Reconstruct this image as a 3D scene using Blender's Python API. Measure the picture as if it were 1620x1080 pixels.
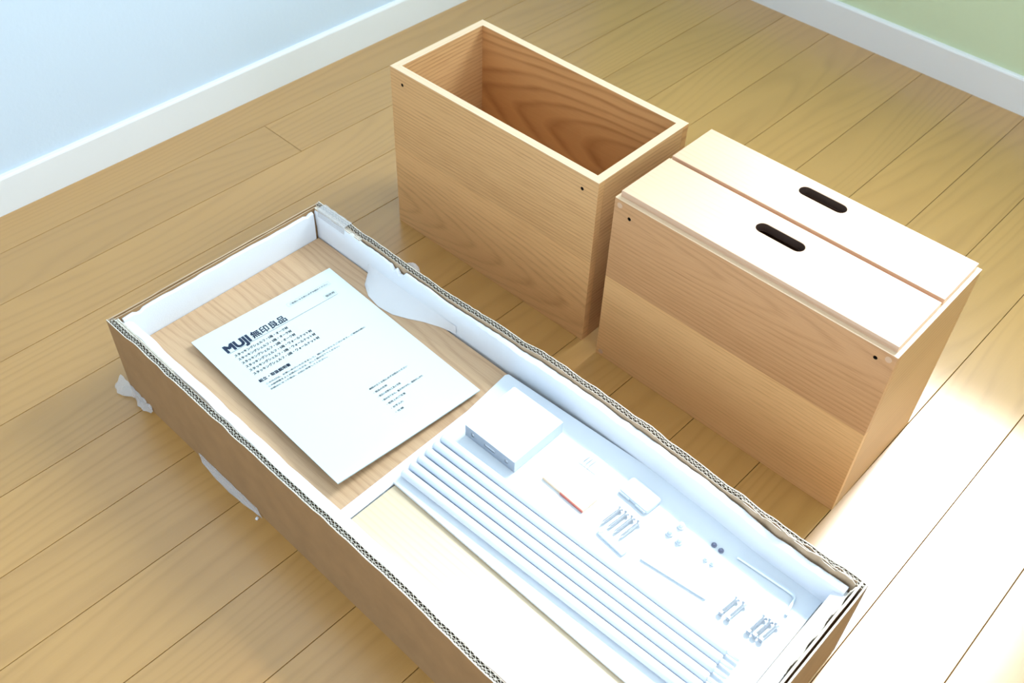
import bpy, bmesh, math, random
from math import sin, cos, pi, radians
from mathutils import Vector, Matrix

random.seed(7)
SC = bpy.context.scene
for o in list(bpy.data.objects):
    bpy.data.objects.remove(o)
COL = SC.collection

# ------------------------------------------------------------------ camera
cam_data = bpy.data.cameras.new('camera')
cam_data.sensor_width = 36.0
cam_data.lens = 36.0 * 1605.63 / 1620.0
cam_data.clip_start = 0.02
cam = bpy.data.objects.new('camera', cam_data)
COL.objects.link(cam)
r_, u_, f_ = ((0.69225941, -0.72108877, 0.02842338), (0.50497561, 0.51217175, 0.69475157),
              (0.51553521, 0.4665952, -0.71868795))
cam.matrix_world = Matrix(((r_[0], u_[0], -f_[0], -0.72416), (r_[1], u_[1], -f_[1], -0.39508),
                           (r_[2], u_[2], -f_[2], 1.00403), (0, 0, 0, 1)))
cam_data.dof.use_dof = True
cam_data.dof.focus_distance = 1.22
cam_data.dof.aperture_fstop = 9.0
SC.camera = cam

# ------------------------------------------------------------------ light, world, exposure
SC.view_settings.view_transform = 'Standard'
SC.view_settings.look = 'None'
SC.view_settings.gamma = 1.0
SC.view_settings.use_curve_mapping = False
SC.view_settings.exposure = 0.0
SC.cycles.use_denoising = True
SC.cycles.max_bounces = 10
SC.cycles.diffuse_bounces = 6
SC.cycles.sample_clamp_indirect = 8.0

XG, YL = 1.0647, 0.9969            # inner faces of the green wall and of the left wall
XF, YR, ZC = -2.5, -2.3, 2.4       # the two walls behind the camera, the ceiling
WIN1 = (-0.37, 0.235, 0.90, 2.12)   # window in the green wall: y0, y1, z0, z1
FILL_WIN2 = (-1.0, 0.9, 0.70, 2.05)     # unseen fill window added in the right wall: x0, x1, z0, z1
FILL_WIN3 = (-1.6, 0.5, 0.06, 1.70)     # unseen fill opening added in the wall behind the camera: y0, y1, z0, z1

world = bpy.data.worlds.new('daylight')
SC.world = world
world.use_nodes = True
wn = world.node_tree
bg = wn.nodes['Background']
bg.inputs[0].default_value = (0.78, 0.89, 1.0, 1)
bg.inputs[1].default_value = 1.0


def area(name, loc, rot, sx, sy, power, color):
    d = bpy.data.lights.new(name, 'AREA')
    d.shape = 'RECTANGLE'
    d.size, d.size_y = sx, sy
    d.energy = power
    d.color = color
    o = bpy.data.objects.new(name, d)
    COL.objects.link(o)
    o.location = loc
    o.rotation_euler = rot
    return o


area('window_daylight', (XG + 0.16, (WIN1[0] + WIN1[1]) / 2, (WIN1[2] + WIN1[3]) / 2), (0, radians(90), 0),
     WIN1[3] - WIN1[2], WIN1[1] - WIN1[0], 76.0, (0.76, 0.90, 1.0))
sun_d = bpy.data.lights.new('sun', 'SUN')
sun_d.energy = 4.2
sun_d.angle = radians(6.5)
sun_d.color = (1.0, 0.96, 0.92)
sun = bpy.data.objects.new('sun', sun_d)
COL.objects.link(sun)
sun.rotation_euler = Vector((-1.0, -0.085, -1.19)).to_track_quat('-Z', 'Y').to_euler()
area('right_fill', ((FILL_WIN2[0] + FILL_WIN2[1]) / 2, YR - 0.16, (FILL_WIN2[2] + FILL_WIN2[3]) / 2), (radians(90), 0, 0),
     FILL_WIN2[1] - FILL_WIN2[0], FILL_WIN2[3] - FILL_WIN2[2], 23.0, (0.74, 0.89, 1.0))  # added fill lamp, brightens the right-hand faces and the far floor

area('rear_fill', (XF - 0.16, (FILL_WIN3[0] + FILL_WIN3[1]) / 2, (FILL_WIN3[2] + FILL_WIN3[3]) / 2), (0, radians(-90), 0),
     FILL_WIN3[3] - FILL_WIN3[2], FILL_WIN3[1] - FILL_WIN3[0], 25.0, (0.76, 0.90, 1.0))  # added fill lamp, lifts the box fronts facing the camera side


# ------------------------------------------------------------------ material helpers
def new_mat(name):
    m = bpy.data.materials.new(name)
    m.use_nodes = True
    nt = m.node_tree
    return m, nt, nt.nodes, nt.links, nt.nodes['Principled BSDF']


def plain(name, col, rough=0.6, spec=0.5, metal=0.0, noise=0.0, nscale=200.0, bump=0.0, sss=0.0, coat=0.0):
    m, nt, N, L, P = new_mat(name)
    P.inputs['Base Color'].default_value = (*col, 1)
    P.inputs['Roughness'].default_value = rough
    P.inputs['Specular IOR Level'].default_value = spec
    P.inputs['Metallic'].default_value = metal
    P.inputs['Coat Weight'].default_value = coat
    if sss:
        P.inputs['Subsurface Weight'].default_value = sss
        P.inputs['Subsurface Radius'].default_value = (0.004, 0.004, 0.004)
        P.inputs['Subsurface Scale'].default_value = 1.0
    if noise or bump:
        tc = N.new('ShaderNodeTexCoord')
        nz = N.new('ShaderNodeTexNoise')
        nz.inputs['Scale'].default_value = nscale
        nz.inputs['Detail'].default_value = 4
        L.new(tc.outputs['Object'], nz.inputs['Vector'])
        if noise:
            mr = N.new('ShaderNodeMapRange')
            mr.inputs['From Min'].default_value = 0.3
            mr.inputs['From Max'].default_value = 0.7
            mr.inputs['To Min'].default_value = 1 - noise
            mr.inputs['To Max'].default_value = 1 + noise * 0.4
            L.new(nz.outputs['Fac'], mr.inputs['Value'])
            mx = N.new('ShaderNodeMix')
            mx.data_type = 'RGBA'
            mx.blend_type = 'MULTIPLY'
            mx.inputs['Factor'].default_value = 1
            mx.inputs[6].default_value = (*col, 1)
            L.new(mr.outputs['Result'], mx.inputs[7])
            L.new(mx.outputs[2], P.inputs['Base Color'])
        if bump:
            b = N.new('ShaderNodeBump')
            b.inputs['Strength'].default_value = bump
            b.inputs['Distance'].default_value = 0.001
            L.new(nz.outputs['Fac'], b.inputs['Height'])
            L.new(b.outputs['Normal'], P.inputs['Normal'])
    return m


def wood(name, light, dark, rough=0.42, spec=0.5, cath=None, freq=150.0, contrast=0.55, fibre=0.35,
         seam=None, tint=(1, 1, 1), random_shift=False, tint_var=0.0, wob=0.02, coat=0.0, coat_rough=0.2, bump=0.03):
    """cath = (v0, u0, k): flat sawn rings around that point of the UV plane; None = quarter sawn stripes.
    seam = (v, tint_above, (v0, u0, k) above): a second veneer leaf starts at that v."""
    m, nt, N, L, P = new_mat(name)

    def math(op, a, b=None, c=None):
        n = N.new('ShaderNodeMath')
        n.operation = op
        for i, x in enumerate((a, b, c)):
            if x is None:
                continue
            if isinstance(x, (int, float)):
                n.inputs[i].default_value = x
            else:
                L.new(x, n.inputs[i])
        return n.outputs[0]

    uv = N.new('ShaderNodeUVMap')
    sp = N.new('ShaderNodeSeparateXYZ')
    L.new(uv.outputs[0], sp.inputs[0])
    u, v = sp.outputs[0], sp.outputs[1]
    rnd = None
    if random_shift:
        oi = N.new('ShaderNodeObjectInfo')
        rnd = oi.outputs['Random']
        u = math('ADD', u, math('MULTIPLY', rnd, 37.0))
        v = math('ADD', v, math('MULTIPLY', rnd, 11.0))

    def noise(su, sv, detail=3, off=0.0, rough_=0.5):
        c = N.new('ShaderNodeCombineXYZ')
        L.new(math('MULTIPLY', u, su), c.inputs[0])
        L.new(math('MULTIPLY', v, sv), c.inputs[1])
        c.inputs[2].default_value = off
        nz = N.new('ShaderNodeTexNoise')
        nz.inputs['Scale'].default_value = 1.0
        nz.inputs['Detail'].default_value = detail
        nz.inputs['Roughness'].default_value = rough_
        L.new(c.outputs[0], nz.inputs['Vector'])
        return nz.outputs['Fac']

    warp = math('MULTIPLY', math('SUBTRACT', noise(3.0, 9.0, 2, 3.1), 0.5), wob)
    vw = math('ADD', v, warp)

    def dist(cf, wide):
        if cf is None:
            return wide
        a = math('SUBTRACT', vw, cf[0])
        b = math('MULTIPLY', math('SUBTRACT', u, cf[1]), cf[2])
        return math('SQRT', math('ADD', math('MULTIPLY', a, a), math('MULTIPLY', b, b)))

    if random_shift:
        # every board cut from another place: straight or cathedral figure by slow noise over the log
        big = math('MULTIPLY', noise(0.7, 5.0, 1, 9.0), 0.20)
        d = math('ADD', math('MULTIPLY', vw, 0.45), big)
    else:
        d = dist(cath, vw)
    above = None
    if seam:
        above = math('GREATER_THAN', v, seam[0])
        d2 = dist(seam[2], vw)
        mixd = N.new('ShaderNodeMix')
        mixd.data_type = 'FLOAT'
        L.new(above, mixd.inputs[0])
        L.new(d, mixd.inputs[2])
        L.new(d2, mixd.inputs[3])
        d = mixd.outputs[0]
    ph = math('MULTIPLY', d, freq)
    fr = math('FRACT', math('ADD', ph, math('MULTIPLY', noise(2.5, 16, 2, 1.7), 1.6)))
    vary = math('MULTIPLY', noise(1.2, 45, 2, 21.0), 1.7)
    ring = N.new('ShaderNodeValToRGB')
    e = ring.color_ramp.elements
    e[0].position, e[0].color = 0.0, (0, 0, 0, 1)
    e[1].position, e[1].color = 1.0, (0, 0, 0, 1)
    x = e.new(0.72)
    x.color = (1, 1, 1, 1)
    x = e.new(0.45)
    x.color = (0.25, 0.25, 0.25, 1)
    L.new(fr, ring.inputs[0])
    fib = noise(22, 900, 2, 5.0, 0.6)
    pore = noise(14, 2600, 1, 8.0)
    f2 = math('MULTIPLY', math('SUBTRACT', math('ADD', math('MULTIPLY', fib, 0.6), math('MULTIPLY', pore, 0.4)), 0.5), 2.2)
    t = math('ADD', math('MULTIPLY', math('MULTIPLY', ring.outputs[0], vary), contrast), math('MULTIPLY', f2, fibre))
    t = math('ADD', t, math('MULTIPLY', math('SUBTRACT', noise(2.2, 14, 2, 12.0), 0.5), 0.7))
    cl = N.new('ShaderNodeClamp')
    L.new(t, cl.inputs[0])
    mx = N.new('ShaderNodeMix')
    mx.data_type = 'RGBA'
    mx.inputs[6].default_value = (*[light[i] * tint[i] for i in range(3)], 1)
    mx.inputs[7].default_value = (*[dark[i] * tint[i] for i in range(3)], 1)
    L.new(cl.outputs[0], mx.inputs[0])
    col = mx.outputs[2]

    def mult(colr, fac, rgb):
        q = N.new('ShaderNodeMix')
        q.data_type = 'RGBA'
        q.blend_type = 'MULTIPLY'
        if fac is None:
            q.inputs[0].default_value = 1
        else:
            L.new(fac, q.inputs[0])
        L.new(colr, q.inputs[6])
        if isinstance(rgb, tuple):
            q.inputs[7].default_value = (*rgb, 1)
        else:
            L.new(rgb, q.inputs[7])
        return q.outputs[2]
    if seam:
        col = mult(col, above, seam[1])
    if tint_var and rnd is not None:
        g = math('ADD', 1 - tint_var, math('MULTIPLY', math('FRACT', math('MULTIPLY', rnd, 91.7)), 2 * tint_var))
        cc = N.new('ShaderNodeCombineColor')
        for i in range(3):
            L.new(g, cc.inputs[i])
        col = mult(col, None, cc.outputs[0])
    L.new(col, P.inputs['Base Color'])
    P.inputs['Roughness'].default_value = rough
    P.inputs['Specular IOR Level'].default_value = spec
    P.inputs['Coat Weight'].default_value = coat
    P.inputs['Coat Roughness'].default_value = coat_rough
    b = N.new('ShaderNodeBump')
    b.inputs['Strength'].default_value = bump
    b.inputs['Distance'].default_value = 0.0004
    L.new(math('SUBTRACT', 1.0, cl.outputs[0]), b.inputs['Height'])
    L.new(b.outputs['Normal'], P.inputs['Normal'])
    return m


OAK_L, OAK_D = (0.63, 0.370, 0.165), (0.385, 0.19, 0.070)
M = {}
M['floor'] = wood('floor_wood', (0.45, 0.242, 0.066), (0.33, 0.165, 0.038), rough=0.34, spec=0.5, freq=95.0,
                  contrast=0.45, fibre=0.25, random_shift=True, tint_var=0.05, wob=0.015, coat=1.0, coat_rough=0.27, bump=0.012)
M['gap'] = plain('floor_joint', (0.16, 0.09, 0.035), 0.8)
M['a_front'] = wood('oak_front', (0.71, 0.405, 0.175), (0.44, 0.22, 0.080), freq=190, contrast=0.55, fibre=1.25, cath=(0.045, 0.60, 0.09),
                    seam=(0.142, (0.94, 0.95, 0.96), None))
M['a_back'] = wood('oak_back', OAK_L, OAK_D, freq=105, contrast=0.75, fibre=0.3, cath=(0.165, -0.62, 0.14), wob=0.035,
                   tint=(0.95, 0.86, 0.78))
M['a_side'] = wood('oak_side', OAK_L, OAK_D, freq=170, contrast=0.65, fibre=1.2, tint=(1, 1, 1.02))
M['b_front'] = wood('oak_chest_front', (0.78, 0.44, 0.195), (0.50, 0.25, 0.09), freq=170, contrast=0.45, fibre=1.15, tint=(0.95, 1.0, 1.02),
                    seam=(0.142, (0.76, 0.69, 0.70), (0.235, 0.10, 0.07)))
M['b_side'] = wood('oak_chest_side', (0.57, 0.335, 0.15), (0.36, 0.18, 0.068), freq=120, contrast=0.4, fibre=0.4)
M['b_top'] = wood('oak_drawer_front', (0.60, 0.41, 0.28), (0.44, 0.27, 0.165), rough=0.36, coat=0.5, coat_rough=0.3, freq=120, contrast=0.3, fibre=0.35, tint=(1.05, 1.0, 0.98))
M['edge'] = wood('oak_edge_band', (0.68, 0.50, 0.33), (0.50, 0.33, 0.20), freq=150, contrast=0.3, fibre=0.3)
M['inner'] = wood('drawer_inside', (0.16, 0.09, 0.06), (0.09, 0.05, 0.035), freq=100)
M['slot'] = plain('slot_wall_shade', (0.075, 0.045, 0.035), 0.6, 0.3)  # dark colour stands in for shade on the slot's cut faces
M['panel1'] = wood('oak_panel', (0.56, 0.365, 0.215), (0.36, 0.205, 0.105), rough=0.5, freq=105, contrast=0.5, fibre=0.9,
                   cath=(0.17, 0.10, 0.10), wob=0.06)
M['panel2'] = wood('pale_panel', (0.64, 0.52, 0.36), (0.52, 0.40, 0.25), rough=0.42, coat=0.7, coat_rough=0.35, freq=125, contrast=0.6, fibre=0.2, wob=0.004)
M['kraft'] = plain('kraft_board', (0.32, 0.185, 0.085), 0.75, 0.3, noise=0.10, nscale=35.0)
M['kraft_in'] = plain('kraft_inside', (0.50, 0.36, 0.24), 0.8, 0.2, noise=0.10, nscale=60.0)
M['core'] = plain('board_core', (0.66, 0.61, 0.53), 0.85, 0.2, noise=0.25, nscale=300.0)
M['flute_shade'] = plain('flute_depth_shade', (0.13, 0.085, 0.05), 0.9, 0.1)  # shade between the flutes, put into the colour of their sides
M['foam'] = plain('foam', (0.74, 0.77, 0.83), 0.6, 0.4, bump=0.25, nscale=500.0)
M['paper'] = plain('paper', (0.63, 0.70, 0.72), 0.55, 0.4)
M['ink'] = plain('ink_dark', (0.030, 0.045, 0.085), 0.7, 0.15)
M['ink_mid'] = plain('ink_grey', (0.055, 0.07, 0.09), 0.7, 0.15)
M['ink_pale'] = plain('ink_pale', (0.20, 0.23, 0.25), 0.7, 0.15)
M['card'] = plain('white_card', (0.68, 0.73, 0.79), 0.4, 0.5)
M['white'] = plain('white_plastic', (0.66, 0.71, 0.78), 0.35, 0.5)
M['rod'] = plain('rod_white', (0.62, 0.68, 0.77), 0.32, 0.5)
M['boxside'] = plain('box_card', (0.56, 0.63, 0.71), 0.5, 0.4)
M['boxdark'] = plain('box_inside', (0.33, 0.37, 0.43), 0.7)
M['steel'] = plain('zinc_steel', (0.62, 0.65, 0.70), 0.28, 0.5, metal=1.0)
M['steel_pale'] = plain('pale_steel', (0.66, 0.73, 0.80), 0.35, 0.5, metal=0.6)
M['black'] = plain('dark_metal', (0.17, 0.18, 0.27), 0.4, 0.5, metal=0.3)
M['shim'] = wood('shim_wood', (0.78, 0.60, 0.42), (0.62, 0.42, 0.27), freq=160, contrast=0.3, fibre=0.3)
M['shim_edge'] = plain('shim_edge', (0.45, 0.12, 0.10), 0.7)
M['screw'] = plain('screw_and_hole_shade', (0.02, 0.016, 0.012), 0.5)  # dark screws; also painted on hole walls as shade
M['plug'] = plain('plug', (0.60, 0.39, 0.25), 0.5)
M['wall_white'] = plain('white_wallpaper', (0.58, 0.68, 0.80), 0.75, 0.2, bump=0.22, nscale=160.0)
M['wall_green'] = plain('green_wallpaper', (0.57, 0.67, 0.46), 0.75, 0.2, bump=0.2, nscale=160.0)
M['ceiling'] = plain('ceiling_white', (0.84, 0.84, 0.83), 0.8, 0.2)
M['base'] = plain('baseboard_white', (0.75, 0.765, 0.785), 0.4, 0.4)
M['frame'] = plain('window_aluminium', (0.75, 0.75, 0.76), 0.35, 0.5)


def tape_mat():
    m, nt, N, L, P = new_mat('clear_tape')
    P.inputs['Base Color'].default_value = (0.70, 0.69, 0.70, 1)
    P.inputs['Roughness'].default_value = 0.22
    tr = N.new('ShaderNodeBsdfTransparent')
    mx = N.new('ShaderNodeMixShader')
    mx.inputs[0].default_value = 0.34
    out = N['Material Output']
    L.new(tr.outputs[0], mx.inputs[1])
    L.new(P.outputs[0], mx.inputs[2])
    L.new(mx.outputs[0], out.inputs[0])
    return m


def sheer_mat():
    m, nt, N, L, P = new_mat('thin_foam_sheet')
    P.inputs['Base Color'].default_value = (0.86, 0.86, 0.89, 1)
    P.inputs['Roughness'].default_value = 0.5
    tr = N.new('ShaderNodeBsdfTransparent')
    mx = N.new('ShaderNodeMixShader')
    mx.inputs[0].default_value = 0.72
    L.new(tr.outputs[0], mx.inputs[1])
    L.new(P.outputs[0], mx.inputs[2])
    L.new(mx.outputs[0], N['Material Output'].inputs[0])
    return m


M['tape'] = tape_mat()
M['sheer'] = sheer_mat()


# ------------------------------------------------------------------ mesh helpers
class MB:
    """Collects faces with UVs (metres) and builds ONE mesh object."""

    def __init__(self):
        self.v, self.f, self.uv, self.mi = [], [], [], []

    def face(self, pts, uvs=None, mi=0):
        i = len(self.v)
        self.v += [tuple(p) for p in pts]
        self.f.append(tuple(range(i, i + len(pts))))
        self.uv.append(uvs if uvs else [(0, 0)] * len(pts))
        self.mi.append(mi)

    def box(self, lo, hi, grain=0, off=(0.0, 0.0), bev=0.0, mi=0, keepz=False):
        bm = bmesh.new()
        bmesh.ops.create_cube(bm, size=1)
        for vv in bm.verts:
            vv.co = Vector([lo[i] + (hi[i] - lo[i]) * (vv.co[i] + 0.5) for i in range(3)])
        if bev:
            bmesh.ops.bevel(bm, geom=list(bm.edges), offset=bev, segments=2, affect='EDGES', profile=0.5)
        self.add_bm(bm, grain, off, mi)
        bm.free()

    def add_bm(self, bm, grain=0, off=(0, 0), mi=0):
        bm.normal_update()
        oth = [i for i in range(3) if i != grain]
        for f in bm.faces:
            n = f.normal
            if abs(n[grain]) > 0.8:            # end grain: still give it short fibres
                uvs = [(l.vert.co[oth[0]] * 0.3 + off[0], l.vert.co[oth[1]] + off[1]) for l in f.loops]
            else:
                k = oth[0] if abs(n[oth[1]]) > abs(n[oth[0]]) else oth[1]
                uvs = [(l.vert.co[grain] + off[0], l.vert.co[k] + off[1]) for l in f.loops]
            self.face([l.vert.co.copy() for l in f.loops], uvs, mi)

    def grid(self, rows, mi=0, close=False, mis=None):
        """rows: list of equally long point rows."""
        for a, b in zip(rows[:-1], rows[1:]):
            n = len(a)
            for i in range(n if close else n - 1):
                j = (i + 1) % n
                self.face([a[i], a[j], b[j], b[i]], [(p[1], p[0]) for p in (a[i], a[j], b[j], b[i])], mis[i] if mis else mi)

    def tube(self, path, rad, seg=12, caps=True, mi=0):
        rows = []
        for i, p in enumerate(path):
            p = Vector(p)
            t = (Vector(path[min(i + 1, len(path) - 1)]) - Vector(path[max(i - 1, 0)])).normalized()
            a = t.cross(Vector((0, 0, 1)))
            if a.length < 1e-3:
                a = t.cross(Vector((0, 1, 0)))
            a.normalize()
            b = a.cross(t)
            r = rad[i] if isinstance(rad, (list, tuple)) else rad
            rows.append([p + (a * cos(q) + b * sin(q)) * r for q in [2 * pi * k / seg for k in range(seg)]])
        self.grid(rows, mi, close=True)
        if caps:
            self.face(list(reversed(rows[0])), None, mi)
            self.face(rows[-1], None, mi)

    def sheet(self, rows, th, mi=0):
        """a thin closed sheet: the grid plus its copy lowered by th (in z) and the rim."""
        low = [[(p[0], p[1], p[2] - th) for p in r] for r in rows]
        self.grid(rows, mi)
        self.grid([list(reversed(r)) for r in low], mi)
        rim = [rows[0][i] for i in range(len(rows[0]))] + [r[-1] for r in rows[1:]] + list(reversed(rows[-1][:-1])) + [r[0] for r in reversed(rows[1:-1])]
        for a, b in zip(rim, rim[1:] + rim[:1]):
            self.face([a, (a[0], a[1], a[2] - th), (b[0], b[1], b[2] - th), b], None, mi)

    def build(self, name, mats, parent=None, smooth=False, weld=True):
        me = bpy.data.meshes.new(name)
        me.from_pydata(self.v, [], self.f)
        if not isinstance(mats, (list, tuple)):
            mats = [mats]
        for m in mats:
            me.materials.append(m)
        lay = me.uv_layers.new(name='UVMap')
        k = 0
        for fi, uvs in enumerate(self.uv):
            me.polygons[fi].material_index = self.mi[fi]
            for q in uvs:
                lay.data[k].uv = q
                k += 1
        bm = bmesh.new()
        bm.from_mesh(me)
        if weld:
            bmesh.ops.remove_doubles(bm, verts=bm.verts, dist=1e-6)
        bmesh.ops.recalc_face_normals(bm, faces=bm.faces)
        bm.to_mesh(me)
        bm.free()
        if smooth:
            for p_ in me.polygons:
                p_.use_smooth = True
            try:
                me.set_sharp_from_angle(angle=radians(40))
            except Exception:
                pass
        o = bpy.data.objects.new(name, me)
        COL.objects.link(o)
        if parent is not None:
            o.parent = parent
        return o


def tag(o, label=None, cat=None, group=None, kind=None):
    if label:
        o['label'] = label
    if cat:
        o['category'] = cat
    if group:
        o['group'] = group
    if kind:
        o['kind'] = kind
    return o


def empty(name, loc=(0, 0, 0), rz=0.0):
    o = bpy.data.objects.new(name, None)
    o.empty_display_size = 0.05
    COL.objects.link(o)
    o.location = loc
    o.rotation_euler = (0, 0, rz)
    return o


def plate_bm(outline, holes, z0, z1, bev=0.0):
    """flat plate with holes in the XY plane, between z0 and z1."""
    cu = bpy.data.curves.new('tmp', 'CURVE')
    cu.dimensions = '2D'
    cu.fill_mode = 'BOTH'
    cu.extrude = (z1 - z0) / 2 - bev
    cu.bevel_depth = bev
    cu.bevel_resolution = 1
    cu.offset = -bev
    for poly in [outline] + holes:
        s = cu.splines.new('POLY')
        s.points.add(len(poly) - 1)
        for q, p in zip(s.points, poly):
            q.co = (p[0], p[1], 0, 1)
        s.use_cyclic_u = True
    ob = bpy.data.objects.new('tmp', cu)
    me = bpy.data.meshes.new_from_object(ob)
    bm = bmesh.new()
    bm.from_mesh(me)
    bmesh.ops.translate(bm, verts=bm.verts, vec=(0, 0, (z0 + z1) / 2))
    bmesh.ops.remove_doubles(bm, verts=bm.verts, dist=1e-6)
    bpy.data.objects.remove(ob)
    bpy.data.meshes.remove(me)
    bpy.data.curves.remove(cu)
    return bm


def circle(cx, cy, r, n=16):
    return [(cx + r * cos(2 * pi * k / n), cy + r * sin(2 * pi * k / n)) for k in range(n)]


def stadium(cx, cy, lx, ly, n=10):
    """slot, long axis along y"""
    r = lx / 2
    h = ly / 2 - r
    return [(cx + r * cos(pi * k / n), cy + h + r * sin(pi * k / n)) for k in range(n + 1)] + \
           [(cx + r * cos(pi + pi * k / n), cy - h + r * sin(pi + pi * k / n)) for k in range(n + 1)]


def rounded(x0, y0, x1, y1, r, n=5):
    out = []
    for cx, cy, a in ((x1 - r, y1 - r, 0), (x0 + r, y1 - r, 90), (x0 + r, y0 + r, 180), (x1 - r, y0 + r, 270)):
        for k in range(n + 1):
            q = radians(a + 90 * k / n)
            out.append((cx + r * cos(q), cy + r * sin(q)))
    return out


def rot_bm(bm, mat):
    bmesh.ops.transform(bm, matrix=mat, verts=bm.verts)


# ------------------------------------------------------------------ the room
mb = MB()
mb.box((XF, YR, -0.06), (XG, YL, -0.0045))
floor = tag(mb.build('floor', M['gap']), kind='structure')
PW = 0.1014
plank_cache = {}


def plank_mesh(length, w, wide_gap):
    key = (round(length, 3), round(w, 4))
    if key not in plank_cache:
        g = 0.0004
        b = MB()
        h = 0.0
        x0, x1, y0, y1 = g, length - g, g, w - g
        c = 0.0005
        b.box((x0, y0, -0.0045), (x1, y1, h), grain=0, bev=c)
        o = b.build('plank', M['floor'])
        plank_cache[key] = o.data
        bpy.data.objects.remove(o)
    return plank_cache[key]


j = 0
y_top = 0.6051 + 3 * PW
rows = []
yy = YL
rows.append((y_top, YL))
while y_top > YR + 1e-6:
    rows.append((max(y_top - PW, YR), y_top))
    y_top -= PW
rr = random.Random(3)
for ri, (y0, y1) in enumerate(rows):
    off = 0.064 if ri == 1 else rr.uniform(-1.45, -1.0)
    xs = [XF]
    x = off - 2.6 * 2
    while x < XG:
        if x > XF + 0.05 and x < XG - 0.03:
            xs.append(x)
        x += 2.6
    xs.append(XG)
    for x0, x1 in zip(xs[:-1], xs[1:]):
        o = bpy.data.objects.new('plank', plank_mesh(x1 - x0, y1 - y0, False))
        COL.objects.link(o)
        o.location = (x0, y0, 0)
        o.parent = floor

T = 0.12


def wall_with_hole(name, mat, axis, pos, s, lo, hi, hole):
    """axis 0: plane x=pos, coordinate along y; s = outward sign."""
    b = MB()

    def bx(c0, c1, z0, z1):
        a, d = sorted((pos, pos + s * T))
        if axis == 0:
            b.box((a, c0, z0), (d, c1, z1))
        else:
            b.box((c0, a, z0), (c1, d, z1))
    if hole:
        h0, h1, z0, z1 = hole
        bx(lo, h0, -0.06, ZC)
        bx(h1, hi, -0.06, ZC)
        bx(h0, h1, -0.06, z0)
        bx(h0, h1, z1, ZC)
    else:
        bx(lo, hi, -0.06, ZC)
    return tag(b.build(name, mat), kind='structure')


wall_with_hole('wall_left', M['wall_white'], 1, YL, 1, XF - T, XG + T, None)
wall_with_hole('wall_back', M['wall_green'], 0, XG, 1, YR, YL, WIN1)
wall_with_hole('wall_right', M['ceiling'], 1, YR, -1, XF - T, XG + T, FILL_WIN2)
wall_with_hole('wall_front', M['ceiling'], 0, XF, -1, YR, YL, FILL_WIN3)
b = MB()
b.box((XF - T, YR - T, ZC), (XG + T, YL + T, ZC + 0.1))
tag(b.build('ceiling', M['ceiling']), kind='structure')


def baseboard(name, axis):
    prof = [(0, 0), (0.0085, 0), (0.0085, 0.0575), (0.0072, 0.060), (0.0055, 0.0612), (0, 0.0618)]
    b = MB()
    if axis == 1:
        e0, e1 = XF, XG
        P = lambda t, q: (t, YL - q[0], q[1])
    else:
        e0, e1 = YR, YL - 0.0085
        P = lambda t, q: (XG - q[0], t, q[1] * 1.06)
    b.grid([[P(e0, q) for q in prof], [P(e1, q) for q in prof]])
    b.face([P(e0, q) for q in prof])
    b.face([P(e1, q) for q in prof])
    return tag(b.build(name, M['base']), kind='structure')


baseboard('baseboard_left', 1)
baseboard('baseboard_back', 0)


def window_frame(name, axis, pos, hole, s):
    c0, c1, z0, z1 = hole
    root = tag(empty(name, (0, 0, 0)), kind='structure')
    w, d0, d1 = 0.035, pos + s * 0.03, pos + s * 0.08
    bars = [('window_stile', c0, c0 + w, z0, z1), ('window_stile', c1 - w, c1, z0, z1), *([('window_stile', (c0 + c1) / 2 - w / 2, (c0 + c1) / 2 + w / 2, z0, z1)] if c1 - c0 > 1 else []),
            ('window_rail', c0 + w, c1 - w, z0, z0 + w), ('window_rail', c0 + w, c1 - w, z1 - w, z1)]
    for nm, a0, a1, q0, q1 in bars:
        b = MB()
        lo, hi = sorted((d0, d1))
        if axis == 0:
            b.box((lo, a0, q0), (hi, a1, q1), bev=0.003)
        else:
            b.box((a0, lo, q0), (a1, hi, q1), bev=0.003)
        b.build(nm, M['frame'], root)
    return root


window_frame('window_1', 0, XG, WIN1, 1)
window_frame('fill_window_right', 1, YR, FILL_WIN2, -1)  # frame around the added fill opening on the right
window_frame('fill_window_rear', 0, XF, FILL_WIN3, -1)  # frame around the added fill opening at the rear

# ------------------------------------------------------------------ open wooden box (A)
LA, SA, HA, TA = 0.370, 0.1808, 0.268, 0.0115


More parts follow.
